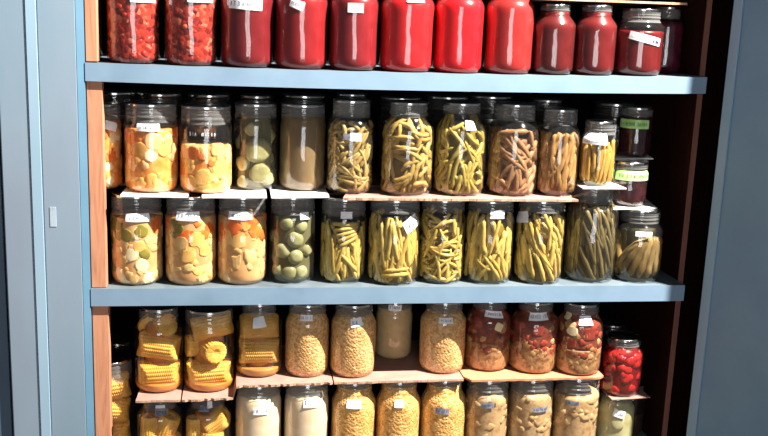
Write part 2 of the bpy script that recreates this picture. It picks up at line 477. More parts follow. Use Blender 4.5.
def cob(J, ctr, axis, L, r, m, mend, name='corn_cob', rows=22):
    """A short length of corn on the cob, kernels in rows, lying along AXIS."""
    ax = Vector(axis).normalized()
    e = ax.cross(Vector((0, 0, 1)));
    if e.length < .1: e = ax.cross(Vector((0, 1, 0)))
    e.normalize(); g = ax.cross(e)
    A = J.phi
    ro = Matrix.Rotation(A, 3, 'Z')
    nl = max(6, int(L / .0036)); ns = nl * 4 + 1; na = rows * 4
    vs = []; fs = []
    for i in range(ns):
        t = i / (ns - 1)
        for j in range(na):
            a = 2 * PI * j / na
            kr = abs(math.sin(rows * a / 2)) ** .55
            off = .5 * (int(j / 4) % 2)
            kl = abs(math.sin(PI * (t * nl + off))) ** .55
            rr = r * (1 - .10 + .10 * kr * kl)
            ed = min(t, 1 - t) * L / .006
            if ed < 1: rr *= .90 + .10 * math.sqrt(max(0, ed))
            rr *= 1 - .05 * t
            q = Vector(ctr) + ax * ((t - .5) * L) + (e * math.cos(a) + g * math.sin(a)) * rr
            q = ro @ q
            vs.append(clampv(J, q, gap=.0014))
    for i in range(ns - 1):
        for j in range(na):
            k = (j + 1) % na
            fs.append((i * na + j, i * na + k, (i + 1) * na + k, (i + 1) * na + j))
    b = MB(); b.add(vs, fs, 0)
    for sgn, i in ((-1, 0), (1, ns - 1)):
        ring = [vs[i * na + j] for j in range(na)]
        cc = sum((Vector(p) for p in ring), Vector()) / na
        mid = [tuple(cc + (Vector(p) - cc) * .48) for p in ring]
        inn = [tuple(cc + (Vector(p) - cc) * .2 - (ro @ ax) * sgn * .0025) for p in ring]
        allv = ring + mid + inn + [tuple(cc - (ro @ ax) * sgn * .003)]
        ff = []; mm = []
        for j in range(na):
            k = (j + 1) % na
            b.add([ring[j], ring[k], mid[k], mid[j]], [(0, 1, 2, 3)], 0)
            b.add([mid[j], mid[k], inn[k], inn[j]], [(0, 1, 2, 3)], 1)
            b.add([inn[j], inn[k], allv[-1]], [(0, 1, 2)], 1)
    return b.build(name, [m, mend], J.root)

def label_patch(J, px0, px1, py0, py1, tilt=0.0, paper=None, ink=None, lines=1, seed=0, name='label', marks=True, lab=None, dens=1.0, box=False):
    """A paper label stuck round the glass, with its handwriting; some white ones paint glints."""
    paper = paper or LABELP; ink = ink or INK
    pxm, pym = (px0 + px1) / 2, (py0 + py1) / 2
    th0, th1 = th_of(J, px0, pym), th_of(J, px1, pym)
    zt, zb = zpix(J, py0), zpix(J, py1)
    zc = (zt + zb) / 2; hh = (zt - zb) / 2
    r = J.rad(zc); thc = (th0 + th1) / 2; wa = (th1 - th0) / 2 * r
    ct, st = math.cos(tilt), math.sin(tilt)
    def P(u, v, off):
        du, dv_ = u * ct - v * st, u * st + v * ct
        z = min(J.h - .003, max(.004, zc + dv_))
        return tuple(cyl(J, thc + du / r, z, off))
    b = MB(); nu, nv = 12, 6
    vs = [P(-wa + 2 * wa * i / nu, -hh + 2 * hh * j / nv, .0007) for i in range(nu + 1) for j in range(nv + 1)]
    fs = [(i * (nv + 1) + j, (i + 1) * (nv + 1) + j, (i + 1) * (nv + 1) + j + 1, i * (nv + 1) + j + 1) for i in range(nu) for j in range(nv)]
    if paper != 'none': b.add(vs, fs, 0)
    rd = random.Random(seed + 11)
    if marks:
        for ln in range(lines):
            yc = hh * (1 - (2 * ln + 1) / lines); lh = hh / lines * .4
            u = -wa * .86
            while u < wa * .8:
                w = rd.uniform(.5, 1.0) * lh * 1.1
                if rd.random() < .17 / dens: u += w * .9; continue
                k = rd.choice((0, 1, 2, 3))
                if k == 0: pl = [(0, -1), (0, 1)]
                elif k == 1: pl = [(0, 1), (1, .9), (.3, 0), (1, -.3), (.6, -1), (0, -.9)]
                elif k == 2: pl = [(0, -.2), (.9, .1), (.5, .8), (0, 0), (.3, -.9), (1, -.6)]
                else: pl = [(0, -1), (.5, .9), (1, -1)]
                for a, c_ in zip(pl, pl[1:]):
                    pa = (u + a[0] * w, yc + a[1] * lh); pc = (u + c_[0] * w, yc + c_[1] * lh)
                    d = math.hypot(pc[0] - pa[0], pc[1] - pa[1]) or 1e-6
                    nx, ny = -(pc[1] - pa[1]) / d * lh * .12, (pc[0] - pa[0]) / d * lh * .12
                    b.add([P(pa[0] + nx, pa[1] + ny, .0011), P(pa[0] - nx, pa[1] - ny, .0011), P(pc[0] - nx, pc[1] - ny, .0011), P(pc[0] + nx, pc[1] + ny, .0011)], [(0, 1, 2, 3)], 1, False)
                u += w * 1.35
    if box:
        for (u0, u1) in ((.42, .55), (.60, .88)):
            b.add([P(wa * u0, -hh * .45, .0011), P(wa * u1, -hh * .45, .0011), P(wa * u1, hh * .2, .0011), P(wa * u0, hh * .2, .0011)], [(0, 1, 2, 3)], 1, False)
    o = b.build(name, [LABELP if paper == 'none' else paper, ink], J.root)
    if lab: o['label'] = lab
    return o

# ---- food materials
def sauce(name, c, k=8, **kw):
    a = tuple(max(0, v - k) for v in c); d = tuple(min(255, v + k) for v in c)
    return surf(name, [a, c, d], scale=35, rough=kw.pop('rough', .35), **kw)
RED = {n: sauce('tomato_' + n, c) for n, c in dict(deep=(104, 14, 20), dark=(130, 18, 22), mid=(120, 18, 24), bright=(196, 22, 28), vivid=(214, 12, 24), coral=(158, 34, 32), brick=(84, 9, 9), dusk=(92, 11, 11)).items()}
SALSA = surf('salsa', [(84, 13, 12), (128, 28, 22), (164, 54, 38), (142, 32, 25), (196, 104, 78)], scale=120, kind='cell', rough=.3, bump=.6)
SALSAP = surf('salsa_piece', [(132, 28, 20), (164, 50, 34), (192, 94, 66)], scale=60, rough=.3, rnd=.6)
BEETS = surf('beet', [(52, 8, 24), (80, 14, 38), (104, 26, 54)], scale=50, rough=.3)
JAM = surf('jam', [(30, 9, 13), (46, 13, 19), (64, 24, 28)], scale=70, rough=.25, bump=.3)
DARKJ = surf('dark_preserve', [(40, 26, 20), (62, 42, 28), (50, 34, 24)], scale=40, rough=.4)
BEAN_Y = surf('bean_yellow', [(158, 126, 52), (182, 150, 72), (196, 168, 92), (170, 138, 62)], scale=70, rough=.38, rnd=.5)
BEAN_G = surf('bean_green', [(132, 112, 52), (156, 134, 64), (172, 150, 84)], scale=70, rough=.38, rnd=.5)
BEAN_T = surf('bean_tan', [(124, 100, 54), (148, 122, 70), (168, 142, 92)], scale=70, rough=.38, rnd=.5)
BEAN_S = surf('bean_straw', [(140, 110, 56), (164, 132, 70), (182, 152, 92)], scale=70, rough=.38, rnd=.5)
BEAN_B = surf('bean_brown', [(116, 78, 52), (144, 104, 70), (164, 126, 90)], scale=70, rough=.4, rnd=.5)
BEAN_B2 = surf('bean_ochre', [(118, 80, 42), (148, 108, 60), (170, 130, 80)], scale=70, rough=.4, rnd=.5)
BEAN_P = surf('bean_amber', [(146, 104, 40), (176, 132, 58), (190, 150, 80)], scale=70, rough=.38, rnd=.5)
BEAN_O = surf('bean_olive', [(70, 60, 36), (94, 80, 48), (110, 96, 60)], scale=60, rough=.4, rnd=.5)
SPEAR = surf('spear', [(88, 68, 36), (116, 92, 52), (160, 134, 86)], scale=40, rough=.35, rnd=.4, stretch=(2, 2, .4))
CORE_Y = surf('core_yellow', [(96, 78, 24), (134, 112, 40)], scale=60, rough=.5)
CORE_T = surf('core_tan', [(88, 70, 34), (116, 96, 50)], scale=60, rough=.5)
CORE_B = surf('core_brown', [(90, 54, 32), (122, 78, 50)], scale=60, rough=.5)
CORE_O = surf('core_olive', [(44, 40, 24), (64, 58, 34)], scale=60, rough=.5)
CORN = surf('corn_kernel', [(214, 148, 54), (234, 174, 76), (242, 196, 106)], scale=50, rough=.32, rnd=.35)
CORN2 = surf('corn_pale', [(196, 140, 54), (216, 164, 78), (226, 178, 96)], scale=50, rough=.36, rnd=.35)
COBE = surf('cob_core', [(214, 158, 66), (232, 186, 100)], scale=120, rough=.5)
BRINE_C = surf('corn_brine', [(176, 104, 38), (202, 130, 56), (188, 116, 48)], scale=24, rough=.3)
BRINE_C2 = surf('corn_brine_pale', [(168, 112, 48), (188, 132, 66)], scale=24, rough=.3)
KERN = surf('kernels', [(196, 138, 80), (224, 172, 108), (238, 196, 138), (210, 154, 94)], scale=230, kind='cell', rough=.35, bump=.8)
KERN_B = surf('kernels_bright', [(214, 142, 68), (238, 178, 98), (248, 202, 132), (226, 158, 84)], scale=230, kind='cell', rough=.35, bump=.8)
KERN_L = surf('kernels_in_liquid', [(176, 130, 68), (204, 158, 90), (226, 186, 120), (190, 144, 78)], scale=200, kind='cell', rough=.3, bump=.5)
CREAM = surf('cream_sauce', [(234, 202, 162), (242, 214, 178), (248, 224, 194)], scale=50, rough=.4)
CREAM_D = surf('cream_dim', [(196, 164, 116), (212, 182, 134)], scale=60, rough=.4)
PEAR = surf('pear_sauce', [(154, 114, 74), (182, 142, 98), (198, 162, 118), (168, 128, 86)], scale=70, rough=.38, bump=.3, detail=5)
PEARP = surf('pear_piece', [(174, 134, 90), (198, 158, 110), (212, 178, 134)], scale=50, rough=.38, rnd=.5)
PEARG = surf('pear_green', [(162, 152, 104), (186, 176, 126), (200, 190, 146)], scale=30, rough=.35)
SOUP = surf('soup_base', [(104, 66, 36), (142, 98, 60), (170, 128, 84), (120, 78, 44)], scale=90, rough=.35, bump=.4, detail=5)
SOUPR = surf('soup_red', [(92, 36, 26), (118, 52, 36), (136, 74, 50)], scale=60, rough=.3)
SOUPP = surf('tomato_piece', [(112, 42, 30), (150, 54, 40), (166, 82, 56)], scale=60, rough=.3, rnd=.5)
VEGB = surf('soup_vegetable', [(150, 104, 62), (182, 134, 86), (196, 156, 110)], scale=60, rough=.35, rnd=.5)
CHERRY = surf('red_fruit', [(146, 20, 20), (172, 32, 28), (188, 48, 42)], scale=50, rough=.28, rnd=.4)
CHERRYC = surf('red_syrup', [(96, 10, 10), (124, 14, 13)], scale=40, rough=.3)
STEWC = surf('stew_orange', [(206, 118, 48), (224, 144, 68), (234, 164, 92)], scale=60, rough=.35, bump=.3)
STEWY = surf('stew_yellow', [(214, 142, 66), (234, 172, 92), (244, 196, 122)], scale=60, rough=.35, rnd=.5)
STEWO = surf('stew_carrot', [(216, 104, 40), (232, 134, 62)], scale=60, rough=.35, rnd=.4)
STEWP = surf('stew_peach', [(230, 150, 92), (240, 172, 112), (246, 194, 140)], scale=60, rough=.35, rnd=.4)
CAUL = surf('cauliflower', [(236, 206, 146), (246, 224, 176), (250, 232, 196)], scale=90, rough=.45, rnd=.3)
VEGY = surf('pickled_vegetable', [(208, 156, 96), (226, 180, 116), (238, 200, 136)], scale=60, rough=.38, rnd=.5)
PEPG = surf('green_pepper', [(116, 104, 36), (150, 134, 56)], scale=50, rough=.35, rnd=.4)
CARR = surf('carrot', [(222, 88, 26), (236, 112, 42), (244, 134, 66)], scale=50, rough=.35, rnd=.4)
VEGC = surf('pickle_brine', [(204, 146, 92), (220, 168, 112)], scale=40, rough=.35)
EGGM = surf('pickled_onion', [(118, 114, 72), (142, 138, 96), (158, 154, 112)], scale=30, rough=.3, rnd=.4)
BRINE_G = surf('green_brine', [(84, 78, 50), (102, 96, 64)], scale=24, rough=.3)
GTOM = surf('green_tomato', [(122, 114, 72), (150, 142, 98), (184, 178, 136)], scale=40, rough=.3, rnd=.3)
MURK = surf('cloudy_broth', [(88, 68, 44), (112, 90, 60), (126, 102, 72)], scale=26, rough=.35, stretch=(1, 1, .4))

# ---- supports: the sheets of card between the tiers
def sheet(name, pts, z, th, mats, label, cat, group=None, slope=0.0, seed=1, jag=0.002, zf=None):
    """A torn sheet: outline PTS (x, y) anticlockwise from the front left; the front edge is uneven."""
    rd = random.Random(seed)
    out = []
    n = len(pts)
    for i in range(n):
        a, c_ = pts[i], pts[(i + 1) % n]
        k = max(1, int(math.hypot(c_[0] - a[0], c_[1] - a[1]) / .012)) if i == 0 else 1
        for j in range(k):
            t = j / k
            jj = rd.uniform(-jag, jag) if (i == 0 and j) else 0
            out.append((a[0] + (c_[0] - a[0]) * t, a[1] + (c_[1] - a[1]) * t + jj))
    cx = sum(p_[0] for p_ in out) / len(out); cy = sum(p_[1] for p_ in out) / len(out)
    m = len(out)
    zz = lambda x: (x - cx) * slope
    if zf:
        a0, a1, d1, d0 = pts[0], pts[1], pts[2], pts[3]
        n2 = 48; b = MB(); V = []
        for i in range(n2 + 1):
            t = i / n2
            jx = rd.uniform(-jag, jag) if 0 < i < n2 else 0
            f_ = (a0[0] + (a1[0] - a0[0]) * t, a0[1] + (a1[1] - a0[1]) * t + jx)
            k_ = (d0[0] + (d1[0] - d0[0]) * t, d0[1] + (d1[1] - d0[1]) * t)
            V += [(f_[0] - cx, f_[1] - cy, zf(f_[0]) - z), (f_[0] - cx, f_[1] - cy, zf(f_[0]) - z + th), (k_[0] - cx, k_[1] - cy, zf(k_[0]) - z + th), (k_[0] - cx, k_[1] - cy, zf(k_[0]) - z)]
        for i in range(n2):
            for q in range(4):
                r_ = (q + 1) % 4
                b.add([V[i * 4 + q], V[i * 4 + 4 + q], V[i * 4 + 4 + r_], V[i * 4 + r_]], [(0, 1, 2, 3)], 1 if q == 0 else 0, False)
        b.add(V[:4], [(0, 1, 2, 3)], 1, False); b.add(V[-4:], [(3, 2, 1, 0)], 1, False)
        return tag(b.build(name, mats, None, (cx, cy, z + ZO)), label, cat, group)
    top = [(x - cx, y - cy, th + zz(x)) for x, y in out]; bot = [(x - cx, y - cy, zz(x)) for x, y in out]
    b = MB()
    b.add(top, [tuple(range(m))], 0, False); b.add(bot, [tuple(range(m))[::-1]], 0, False)
    for i in range(m):
        k = (i + 1) % m
        b.add([bot[i], bot[k], top[k], top[i]], [(0, 1, 2, 3)], 1, False)
    o = b.build(name, mats, None, (cx, cy, z + ZO))
    return tag(o, label, cat, group)

ZB = -0.2335        # top of the sheets that carry the second tier
ZD = -0.5975
def X(px, py, Y): return at_y(px, py, Y).x

# =================================================================== tier A: tomato jars on the upper shelf
zA = lambda x: -0.0012 + T1 * x / W - SAG * 4 * max(0, x / W) * (1 - max(0, x / W))
GA = 'jars on the upper shelf'
def A(key, x0, x1, style, h, label, yf=.006, **k): return jar(key, x0, x1, 70, style, h, label, GA, base=zA, yf=yf, ref_y=40, floor_gap=.0011, **k)
j = A('A0', 52, 102, 'reg', .171, 'dark filled jar half hidden behind the wooden post on the upper shelf', yf=.045)
fill(j, 'preserve', .0014, .125, DARKJ)
for key, x0, x1, lab in (('A1', 107, 159.7, 'jar of chunky red salsa nearest the wooden post on the upper shelf'), ('A2', 164.6, 216.7, 'chunky orange-red salsa jar standing beside the smooth dark red tomato jar')):
    j = A(key, x0, x1, 'reg', .171, lab)
    fill(j, 'salsa', .0014, .128, SALSA, wob=.003)
    for k in range(30):
        lump(j, 'tomato_piece', RND.uniform(-1.5, 1.5), RND.uniform(.01, .12), RND.uniform(.005, .010), SALSAP, zhi=.13)
    label_patch(j, (x0 + x1) / 2 - 3, (x0 + x1) / 2 + 22, -4, 2, seed=3)
for key, x0, x1, c, lab in (
        ('A3', 221, 273, 'deep', 'smooth dark red tomato jar with wide white label at its shoulder'),
        ('A4', 275, 327, 'dark', 'red tomato jar with a small tilted white label near its top'),
        ('A5', 329, 377, 'mid', 'deep red tomato jar with a square white label high at its middle'),
        ('A6', 380, 432.5, 'bright', 'bright red tomato jar right of the square labelled one'),
        ('A7', 434, 481.8, 'vivid', 'most vivid red tomato jar, its shoulder glinting, near the shelf middle'),
        ('A8', 485, 531.7, 'coral', 'coral red tomato jar beside the first short pint jar')):
    j = A(key, x0, x1, 'reg', .171, lab)
    fill(j, 'tomato_sauce', .0014, .138, RED[c])
    if key == 'A3': label_patch(j, 229, 262, -1, 9.5, seed=5, tilt=-.05)
    if key == 'A4': label_patch(j, 290, 304, 0, 9, seed=6, tilt=-.35)
    if key == 'A5': label_patch(j, 347.5, 363, 3, 12.5, seed=7, marks=False)
    if key == 'A6': label_patch(j, 406, 424, -4, 2, seed=7)  # white patch painted for the highlight near the jar top
for key, x0, x1, c, lab in (
        ('A9', 533, 573.5, 'brick', 'short dark red pint jar beside the coral red quart, cardboard on its lid'),
        ('A10', 575, 614.5, 'dusk', 'second short dark red pint jar, between its twin and the jar with the tilted label')):
    j = A(key, x0, x1, 'reg', .129, lab)
    fill(j, 'tomato_sauce', .0014, .1165, RED[c])
j = A('A11', 617, 661, 'mid', .1235, 'brick red tomato jar with a tilted white label and empty space under its lid', yf=.006)
fill(j, 'tomato_sauce', .0014, .083, RED['dusk'])
label_patch(j, 629.5, 658, 34.5, 42.5, tilt=-.21, seed=9, lines=2, marks=True, dens=.8, box=True)
j = A('A12', 650, 681, 'reg', .129, 'dark purple beet jar at the right end of the upper shelf', yf=.085)
fill(j, 'beets', .0014, .100, BEETS)
xa0, xa1 = X(532, 3, .02), X(685, 3, .04)
sheet('cardboard_sheet', [(xa0, .012), (xa1, .03), (xa1 + .004, .30), (xa0 + .005, .30)], .1375 + .0005, .004, [CARD3, FLUTE], 'strip of cardboard lying on the lids of the short tomato pints', 'cardboard', 'sheets of card between the tiers', slope=T1 / W, seed=4)

# =================================================================== tier C: lower row of the middle shelf
zC = lambda x: S2 + .0014 * x / W
GC = 'jars standing on the middle shelf'
def Cj(key, x0, x1, by, style, h, label, **k): return jar(key, x0, x1, by, style, h, label, GC, base=zC, ref_y=245, ymin=.003, ymax=.03, **k)
def mixed_veg(j, zt, top_mats, low_mats, n=64, core=VEGC):
    fill(j, 'brine', .0014, zt - .002, core, gap=.0022)
    for k in range(n):
        th = ((k * .618034) % 1 - .5) * 4.4; z = .008 + (zt - .012) * RND.random()
        f = z / zt
        m = RND.choice(top_mats if f > .72 else low_mats)
        lump(j, 'vegetable_piece', th, z, RND.uniform(.010, .018), m, zhi=zt, depth=-.25, sq=(1, RND.uniform(.6, 1), RND.uniform(.7, 1)), rough=.22, box=RND.choice((0, .35, .5)))
j = Cj('C1', 111, 163.3, 286, 'wide', .1675, 'pickled vegetable jar with white cauliflower florets, at the post end of the middle shelf')
mixed_veg(j, .128, [CARR, VEGY, VEGY, PEPG], [VEGY, VEGY, VEGY, CAUL, PEPG])
for (px, py, r, m) in ((131, 255, .013, CAUL), (142, 266, .013, CAUL), (139, 247, .011, STEWY), (157, 225, .011, CARR), (125, 236, .013, PEPG), (141, 232, .013, PEPG), (118, 238, .009, PEPG)):
    lump(j, 'vegetable_piece', th_of(j, px, py), zpix(j, py), r, m, depth=-.55, rough=.1, sub=3)
label_patch(j, 126, 150, 214, 222, seed=12); 
j = Cj('C2', 165.4, 216.5, 286, 'wide', .1675, 'pickled vegetable jar with yellow slices, between the florets jar and the carrot jar')
mixed_veg(j, .130, [CARR, PEPG, VEGY], [VEGY, STEWY, VEGY])
for (px, py, r, m, bx) in ((197, 240, .015, STEWY, .5), (180, 244, .015, VEGY, .3), (188, 257, .014, STEWY, .4), (210, 229, .010, CARR, .3), (178, 230, .010, PEPG, 0), (205, 252, .012, STEWY, .3)):
    lump(j, 'vegetable_piece', th_of(j, px, py), zpix(j, py), r, m, depth=-.55, rough=.1, sub=3, box=bx)
label_patch(j, 176, 200, 212, 221, seed=13)
j = Cj('C3', 217.5, 266.7, 285.5, 'wide', .1675, 'pickled vegetable jar with bright orange carrot chunks across its top')
mixed_veg(j, .131, [CARR, CARR, CARR, STEWY], [VEGY, VEGY, STEWP])
for (px, py, r, m, bx) in ((233, 228, .013, CARR, .5), (257, 233, .014, CARR, .5), (239, 241, .015, STEWY, .5), (246, 227, .009, STEWY, .3), (251, 225, .011, CARR, .3)):
    lump(j, 'vegetable_piece', th_of(j, px, py), zpix(j, py), r, m, depth=-.55, rough=.08, sub=3, box=bx)
label_patch(j, 228, 252, 212, 220, seed=14)
j = Cj('C4', 269, 315, 284, 'wide', .1665, 'jar of round pale pickled onions in cloudy green brine')
fill(j, 'brine', .0014, .128, BRINE_G, gap=.008)
for (px, py, r) in ((284, 225, .0145), (303.5, 228, .0135), (296.5, 241, .0175), (280, 253, .0165), (297, 258, .0160), (274.5, 272, .014), (289, 274, .0155), (304, 274, .0150), (311, 252, .014), (271, 238, .011)):
    lump(j, 'pickled_onion', th_of(j, px, py), zpix(j, py), r, EGGM, depth=.05, rough=.04, sub=3, sq=(1, 1, .95))
for k in range(9): lump(j, 'pickled_onion', RND.choice((-1, 1)) * RND.uniform(1.7, 2.8), RND.uniform(.02, .11), .015, EGGM, depth=.05, rough=.04)
label_patch(j, 300, 309, 213, 220, seed=15, marks=False)
B_ = dict(core=CORE_Y)
j = Cj('C5', 320, 365.5, 284, 'wide', .1645, 'jar of yellow beans laid level near its top, beside the pickled onions')
z5 = zpix(j, 223)
beans(j, BEAN_Y, z5 - .006, N=50, style='steep', **B_)
for q in range(5): bean(j, 'green_bean', .12 + .03 * q, z5 - .004 - .0085 * q, 1.57 - .13 * q, .056 - .004 * q, .0044, BEAN_Y, 0, -.0012)
for q in range(3): bean(j, 'green_bean', -.75 + .16 * q, .052, -.08, .085, .0046, BEAN_Y, 0.006, -.001)
bean(j, 'green_bean', .35, .040, -.75, .05, .0046, BEAN_Y, 0, -.001)
label_patch(j, 340, 352, 212, 219, seed=16, marks=False)
j = Cj('C6', 368, 419, 286.5, 'wide', .1655, 'jar of long yellow beans with one hooked bean low at its front')
z6 = zpix(j, 216)
beans(j, BEAN_Y, z6, N=50, style='steep', rb=(.004, .0052), L=(.06, .095), **B_)
for q, (t0, zc, ps, L_, be) in enumerate(((-.42, .075, -.12, .10, .008), (-.2, .085, .1, .08, -.01), (.1, .085, -.18, .085, .012), (.38, .07, .3, .09, -.012), (.65, .075, -.1, .09, .006))):
    bean(j, 'green_bean', t0, zc, ps, L_, .0050, BEAN_Y, be, -.0012)
bean(j, 'green_bean', .12, .020, 1.5, .062, .0052, BEAN_Y, .004, -.0012); bean(j, 'green_bean', .18, .030, 1.45, .056, .005, BEAN_Y, .004, -.001)
label_patch(j, 403, 417, 218, 231, seed=17, tilt=.5, dens=.6)
j = Cj('C7', 419.4, 463.4, 284.5, 'wide', .1645, 'jar of tightly curled yellow beans beside the jar with the hooked bean')
beans(j, BEAN_Y, zpix(j, 213), N=62, style='curl', rb=(.0032, .0042), L=(.045, .08), **B_)
j = Cj('C8', 465, 511.6, 285, 'wide', .1645, 'jar of upright wavy yellow beans, between the curled and the slanting bean jars')
beans(j, BEAN_Y, zpix(j, 214), N=56, style='steep', rb=(.004, .0052), L=(.05, .09), **B_)
label_patch(j, 489, 503, 211, 219, seed=18, marks=False)
j = Cj('C9', 515.5, 562, 285, 'wide', .1655, 'jar of yellow beans all slanting one way, beside the tall olive jar')
beans(j, BEAN_Y, zpix(j, 214), N=58, style='lean', lean=-.42, rb=(.0038, .0048), L=(.045, .075), **B_)
label_patch(j, 516, 527, 215, 226, seed=19, tilt=.2, marks=False)
j = Cj('C10', 565.5, 614, 283.5, 'reg', .190, 'tall jar of dull olive beans with a small pint jar standing on its lid', s0=.142, s1=.160)
beans(j, BEAN_O, zpix(j, 206), N=40, style='lean', lean=-.26, rb=(.0042, .0054), L=(.09, .13), core=CORE_O)
j = Cj('C11', 614.5, 660.4, 283.5, 'mid', .1455, 'short jar of pickle spears at the right end of the middle shelf', rn=.0385)
zt = zpix(j, 233)
fill(j, 'brine', .0014, .108, CORE_O, gap=.014)
for (t0, ps, L_, r) in ((-.55, .66, .090, .0075), (-.2, .50, .088, .0085), (.1, .34, .088, .0085), (.42, .22, .088, .0085), (.75, .12, .085, .0080), (1.1, 0, .08, .008), (-.95, -.4, .07, .008), (-1.3, -.2, .09, .008), (-1.7, .1, .09, .008), (1.5, 0, .08, .008), (1.95, 0, .08, .008)):
    bean(j, 'pickle_spear', t0, zt * .5, ps, L_, r, SPEAR, 0.004, -.0005, zhi=zt + .012)
label_patch(j, 635, 650, 232, 237, seed=20, marks=False)

# sheets over tier C
tC = zC(0) + .1685
GS = 'sheets of card between the tiers'
sheet('paper_card', [(X(120, 194, 0), .004), (X(187.5, 195, 0), .000), (X(190, 195, 0) , .12), (X(122, 194, 0), .12)], tC + .0016, .0032, [PAPER, PAPER], 'white card lying across the first two pickled vegetable jars', 'card', GS, seed=5, jag=.0005)
sheet('paper_card', [(X(202, 195, 0), -.001), (X(267, 193, 0), .004), (X(267, 193, 0), .12), (X(200, 195, 0), .12)], tC + .0016, .0032, [PAPER, PAPER], 'white card lying on the jar with orange carrots across its top', 'card', GS, seed=6, jag=.0005)
sheet('paper_card', [(X(271.5, 193, 0), .003), (X(330, 194, 0), .014), (X(330, 193, 0), .12), (X(271.5, 193, 0), .12)], tC + .0016, .0032, [PAPER, PAPER], 'white card with a curling end lying on the pickled onion jar', 'card', GS, seed=7, jag=.0005)
sheet('cardboard_sheet', [(X(343, 199, 0), -.002), (X(579, 198, 0), .002), (X(574, 198, 0) , .03), (X(574, 198, .25), .12), (X(345, 198, .2), .12)], tC + .0002, .0046, [CARD3, FLUTE], 'long brown cardboard strip lying on the lids of the yellow bean jars', 'cardboard', GS, seed=8, jag=.0018)

# =================================================================== tier B: upper row of the middle shelf
GB = 'jars stacked in the upper tier of the middle shelf'
def Bj(key, x0, x1, by, style, label, topy, base=ZB, ymin=.004, **k): return jar(key, x0, x1, by, style, .17, label, GB, base=base, ref_y=160, topy=topy, ymin=ymin, **k)
def stew(j, zt, mats, n=54):
    fill(j, 'stew', .0014, zt - .002, STEWC, gap=.0022, wob=.001)
    for k in range(n):
        th = ((k * .618034) % 1 - .5) * 4.2
        lump(j, 'fruit_piece', th, .008 + (zt - .014) * RND.random(), RND.uniform(.010, .019), RND.choice(mats), depth=-.3, zhi=zt, rough=.2, sq=(1, RND.uniform(.6, 1), RND.uniform(.6, 1)))
j = Bj('B0', 72.5, 122.5, 192, 'wide', 'jar of orange and cream preserve half hidden behind the wooden post', 105, yf=.036)
stew(j, zpix(j, 122), [STEWY, STEWO, STEWP, CAUL])
label_patch(j, 105, 117, 122, 131, seed=30, marks=False, tilt=-.3)  # plain white patch stands for a highlight on the glass
j = Bj('B1', 125, 178.4, 193, 'wide', 'jar of orange stew with cream lumps, second from the post in the upper tier', 105)
stew(j, zpix(j, 129), [STEWY, STEWO, STEWP, STEWY])
for (px, py, r, m) in ((153, 142, .017, STEWP), (140, 150, .014, STEWY), (165, 150, .014, STEWY), (150, 156, .012, CAUL)): lump(j, 'fruit_piece', th_of(j, px, py), zpix(j, py), r, m, depth=-.5, rough=.1, sub=3)
label_patch(j, 137, 160, 124, 131.5, seed=31)
j = Bj('B2', 180, 232, 194, 'wide', 'half filled jar of peach coloured stew with white writing on the glass', 107.5)
stew(j, zpix(j, 146), [STEWP, STEWY, STEWO, STEWY])
for (px, py, r, m) in ((219, 150, .014, STEWP), (193, 154, .013, STEWO), (203, 178, .017, STEWY), (222, 170, .018, STEWY), (190, 183, .012, STEWY)): lump(j, 'fruit_piece', th_of(j, px, py), zpix(j, py), r, m, depth=-.5, rough=.1, sub=3, zhi=zpix(j, 144))
label_patch(j, 188, 218, 130, 139, seed=32, paper='none', ink=INKW, name='marker_writing')
j = Bj('B3', 233.6, 277, 189.3, 'wide', 'jar holding two big pale green tomato pieces in olive brine', 104.8, ymax=.05)
fill(j, 'brine', .0014, zpix(j, 118), BRINE_G, gap=.012)
for (px, py, r) in ((259, 151, .0235), (262, 174, .0200), (240, 165, .014), (272, 180, .012), (240, 184, .012), (250, 130, .012)): lump(j, 'green_tomato', th_of(j, px, py), zpix(j, py), r, GTOM, depth=-.2, rough=.1, sub=3)
for k in range(5): lump(j, 'green_tomato', RND.choice((-1, 1)) * RND.uniform(1.8, 2.8), RND.uniform(.02, .10), .018, GTOM)
j = Bj('B4', 279.5, 325, 190.3, 'wide', 'jar of cloudy brown broth beside the green tomato pieces', 105.5, ymax=.05)
fill(j, 'broth', .0014, zpix(j, 118), MURK)
kw = dict(rb=(.0036, .0048), L=(.035, .065))
j = Bj('B5', 327, 373, 194.3, 'mid', 'narrow necked jar of dull tan cut beans with a square painted white glint', 101.5)
beans(j, BEAN_T, zpix(j, 121), N=66, style='mixed', core=CORE_T, **kw)
label_patch(j, 350, 361, 133, 141, seed=33, marks=False); label_patch(j, 343, 350, 134, 140, seed=34, paper=LABELD)  # the white patch paints the glint on the shoulder
j = Bj('B6', 381, 432, 197.3, 'reg', 'jar of straw coloured beans filled into its narrow neck', 103.8)
beans(j, BEAN_S, zpix(j, 118), N=64, style='curl', core=CORE_T, rb=(.0042, .0056), L=(.035, .07))
j = Bj('B7', 434, 484, 196.3, 'reg', 'jar of yellow-green beans crossing in all directions, upper tier', 104.5)
beans(j, BEAN_G, zpix(j, 115), N=66, style='mixed', core=CORE_Y, rb=(.0038, .0048), L=(.04, .075))
label_patch(j, 465, 475, 121, 130, seed=35, marks=False)  # white patch in place of the lamp's glint on the shoulder
j = Bj('B8', 488, 536, 196.5, 'mid', 'jar of thick pinkish brown beans with clear space above them', 105.5)
beans(j, BEAN_B, zpix(j, 129), N=56, style='mixed', core=CORE_B, rb=(.0046, .006), L=(.05, .08))
bean(j, 'green_bean', -.1, zpix(j, 134), 1.45, .07, .0058, BEAN_B, .008, -.001)
j = Bj('B9', 537.6, 577, 196.5, 'mid', 'slim jar of thick ochre beans at the end of the long cardboard strip', 110.5)
beans(j, BEAN_B2, zpix(j, 132), N=50, style='steep', core=CORE_B, rb=(.0046, .006), L=(.05, .08))
tC10 = zC(.95) + .190 + .0012
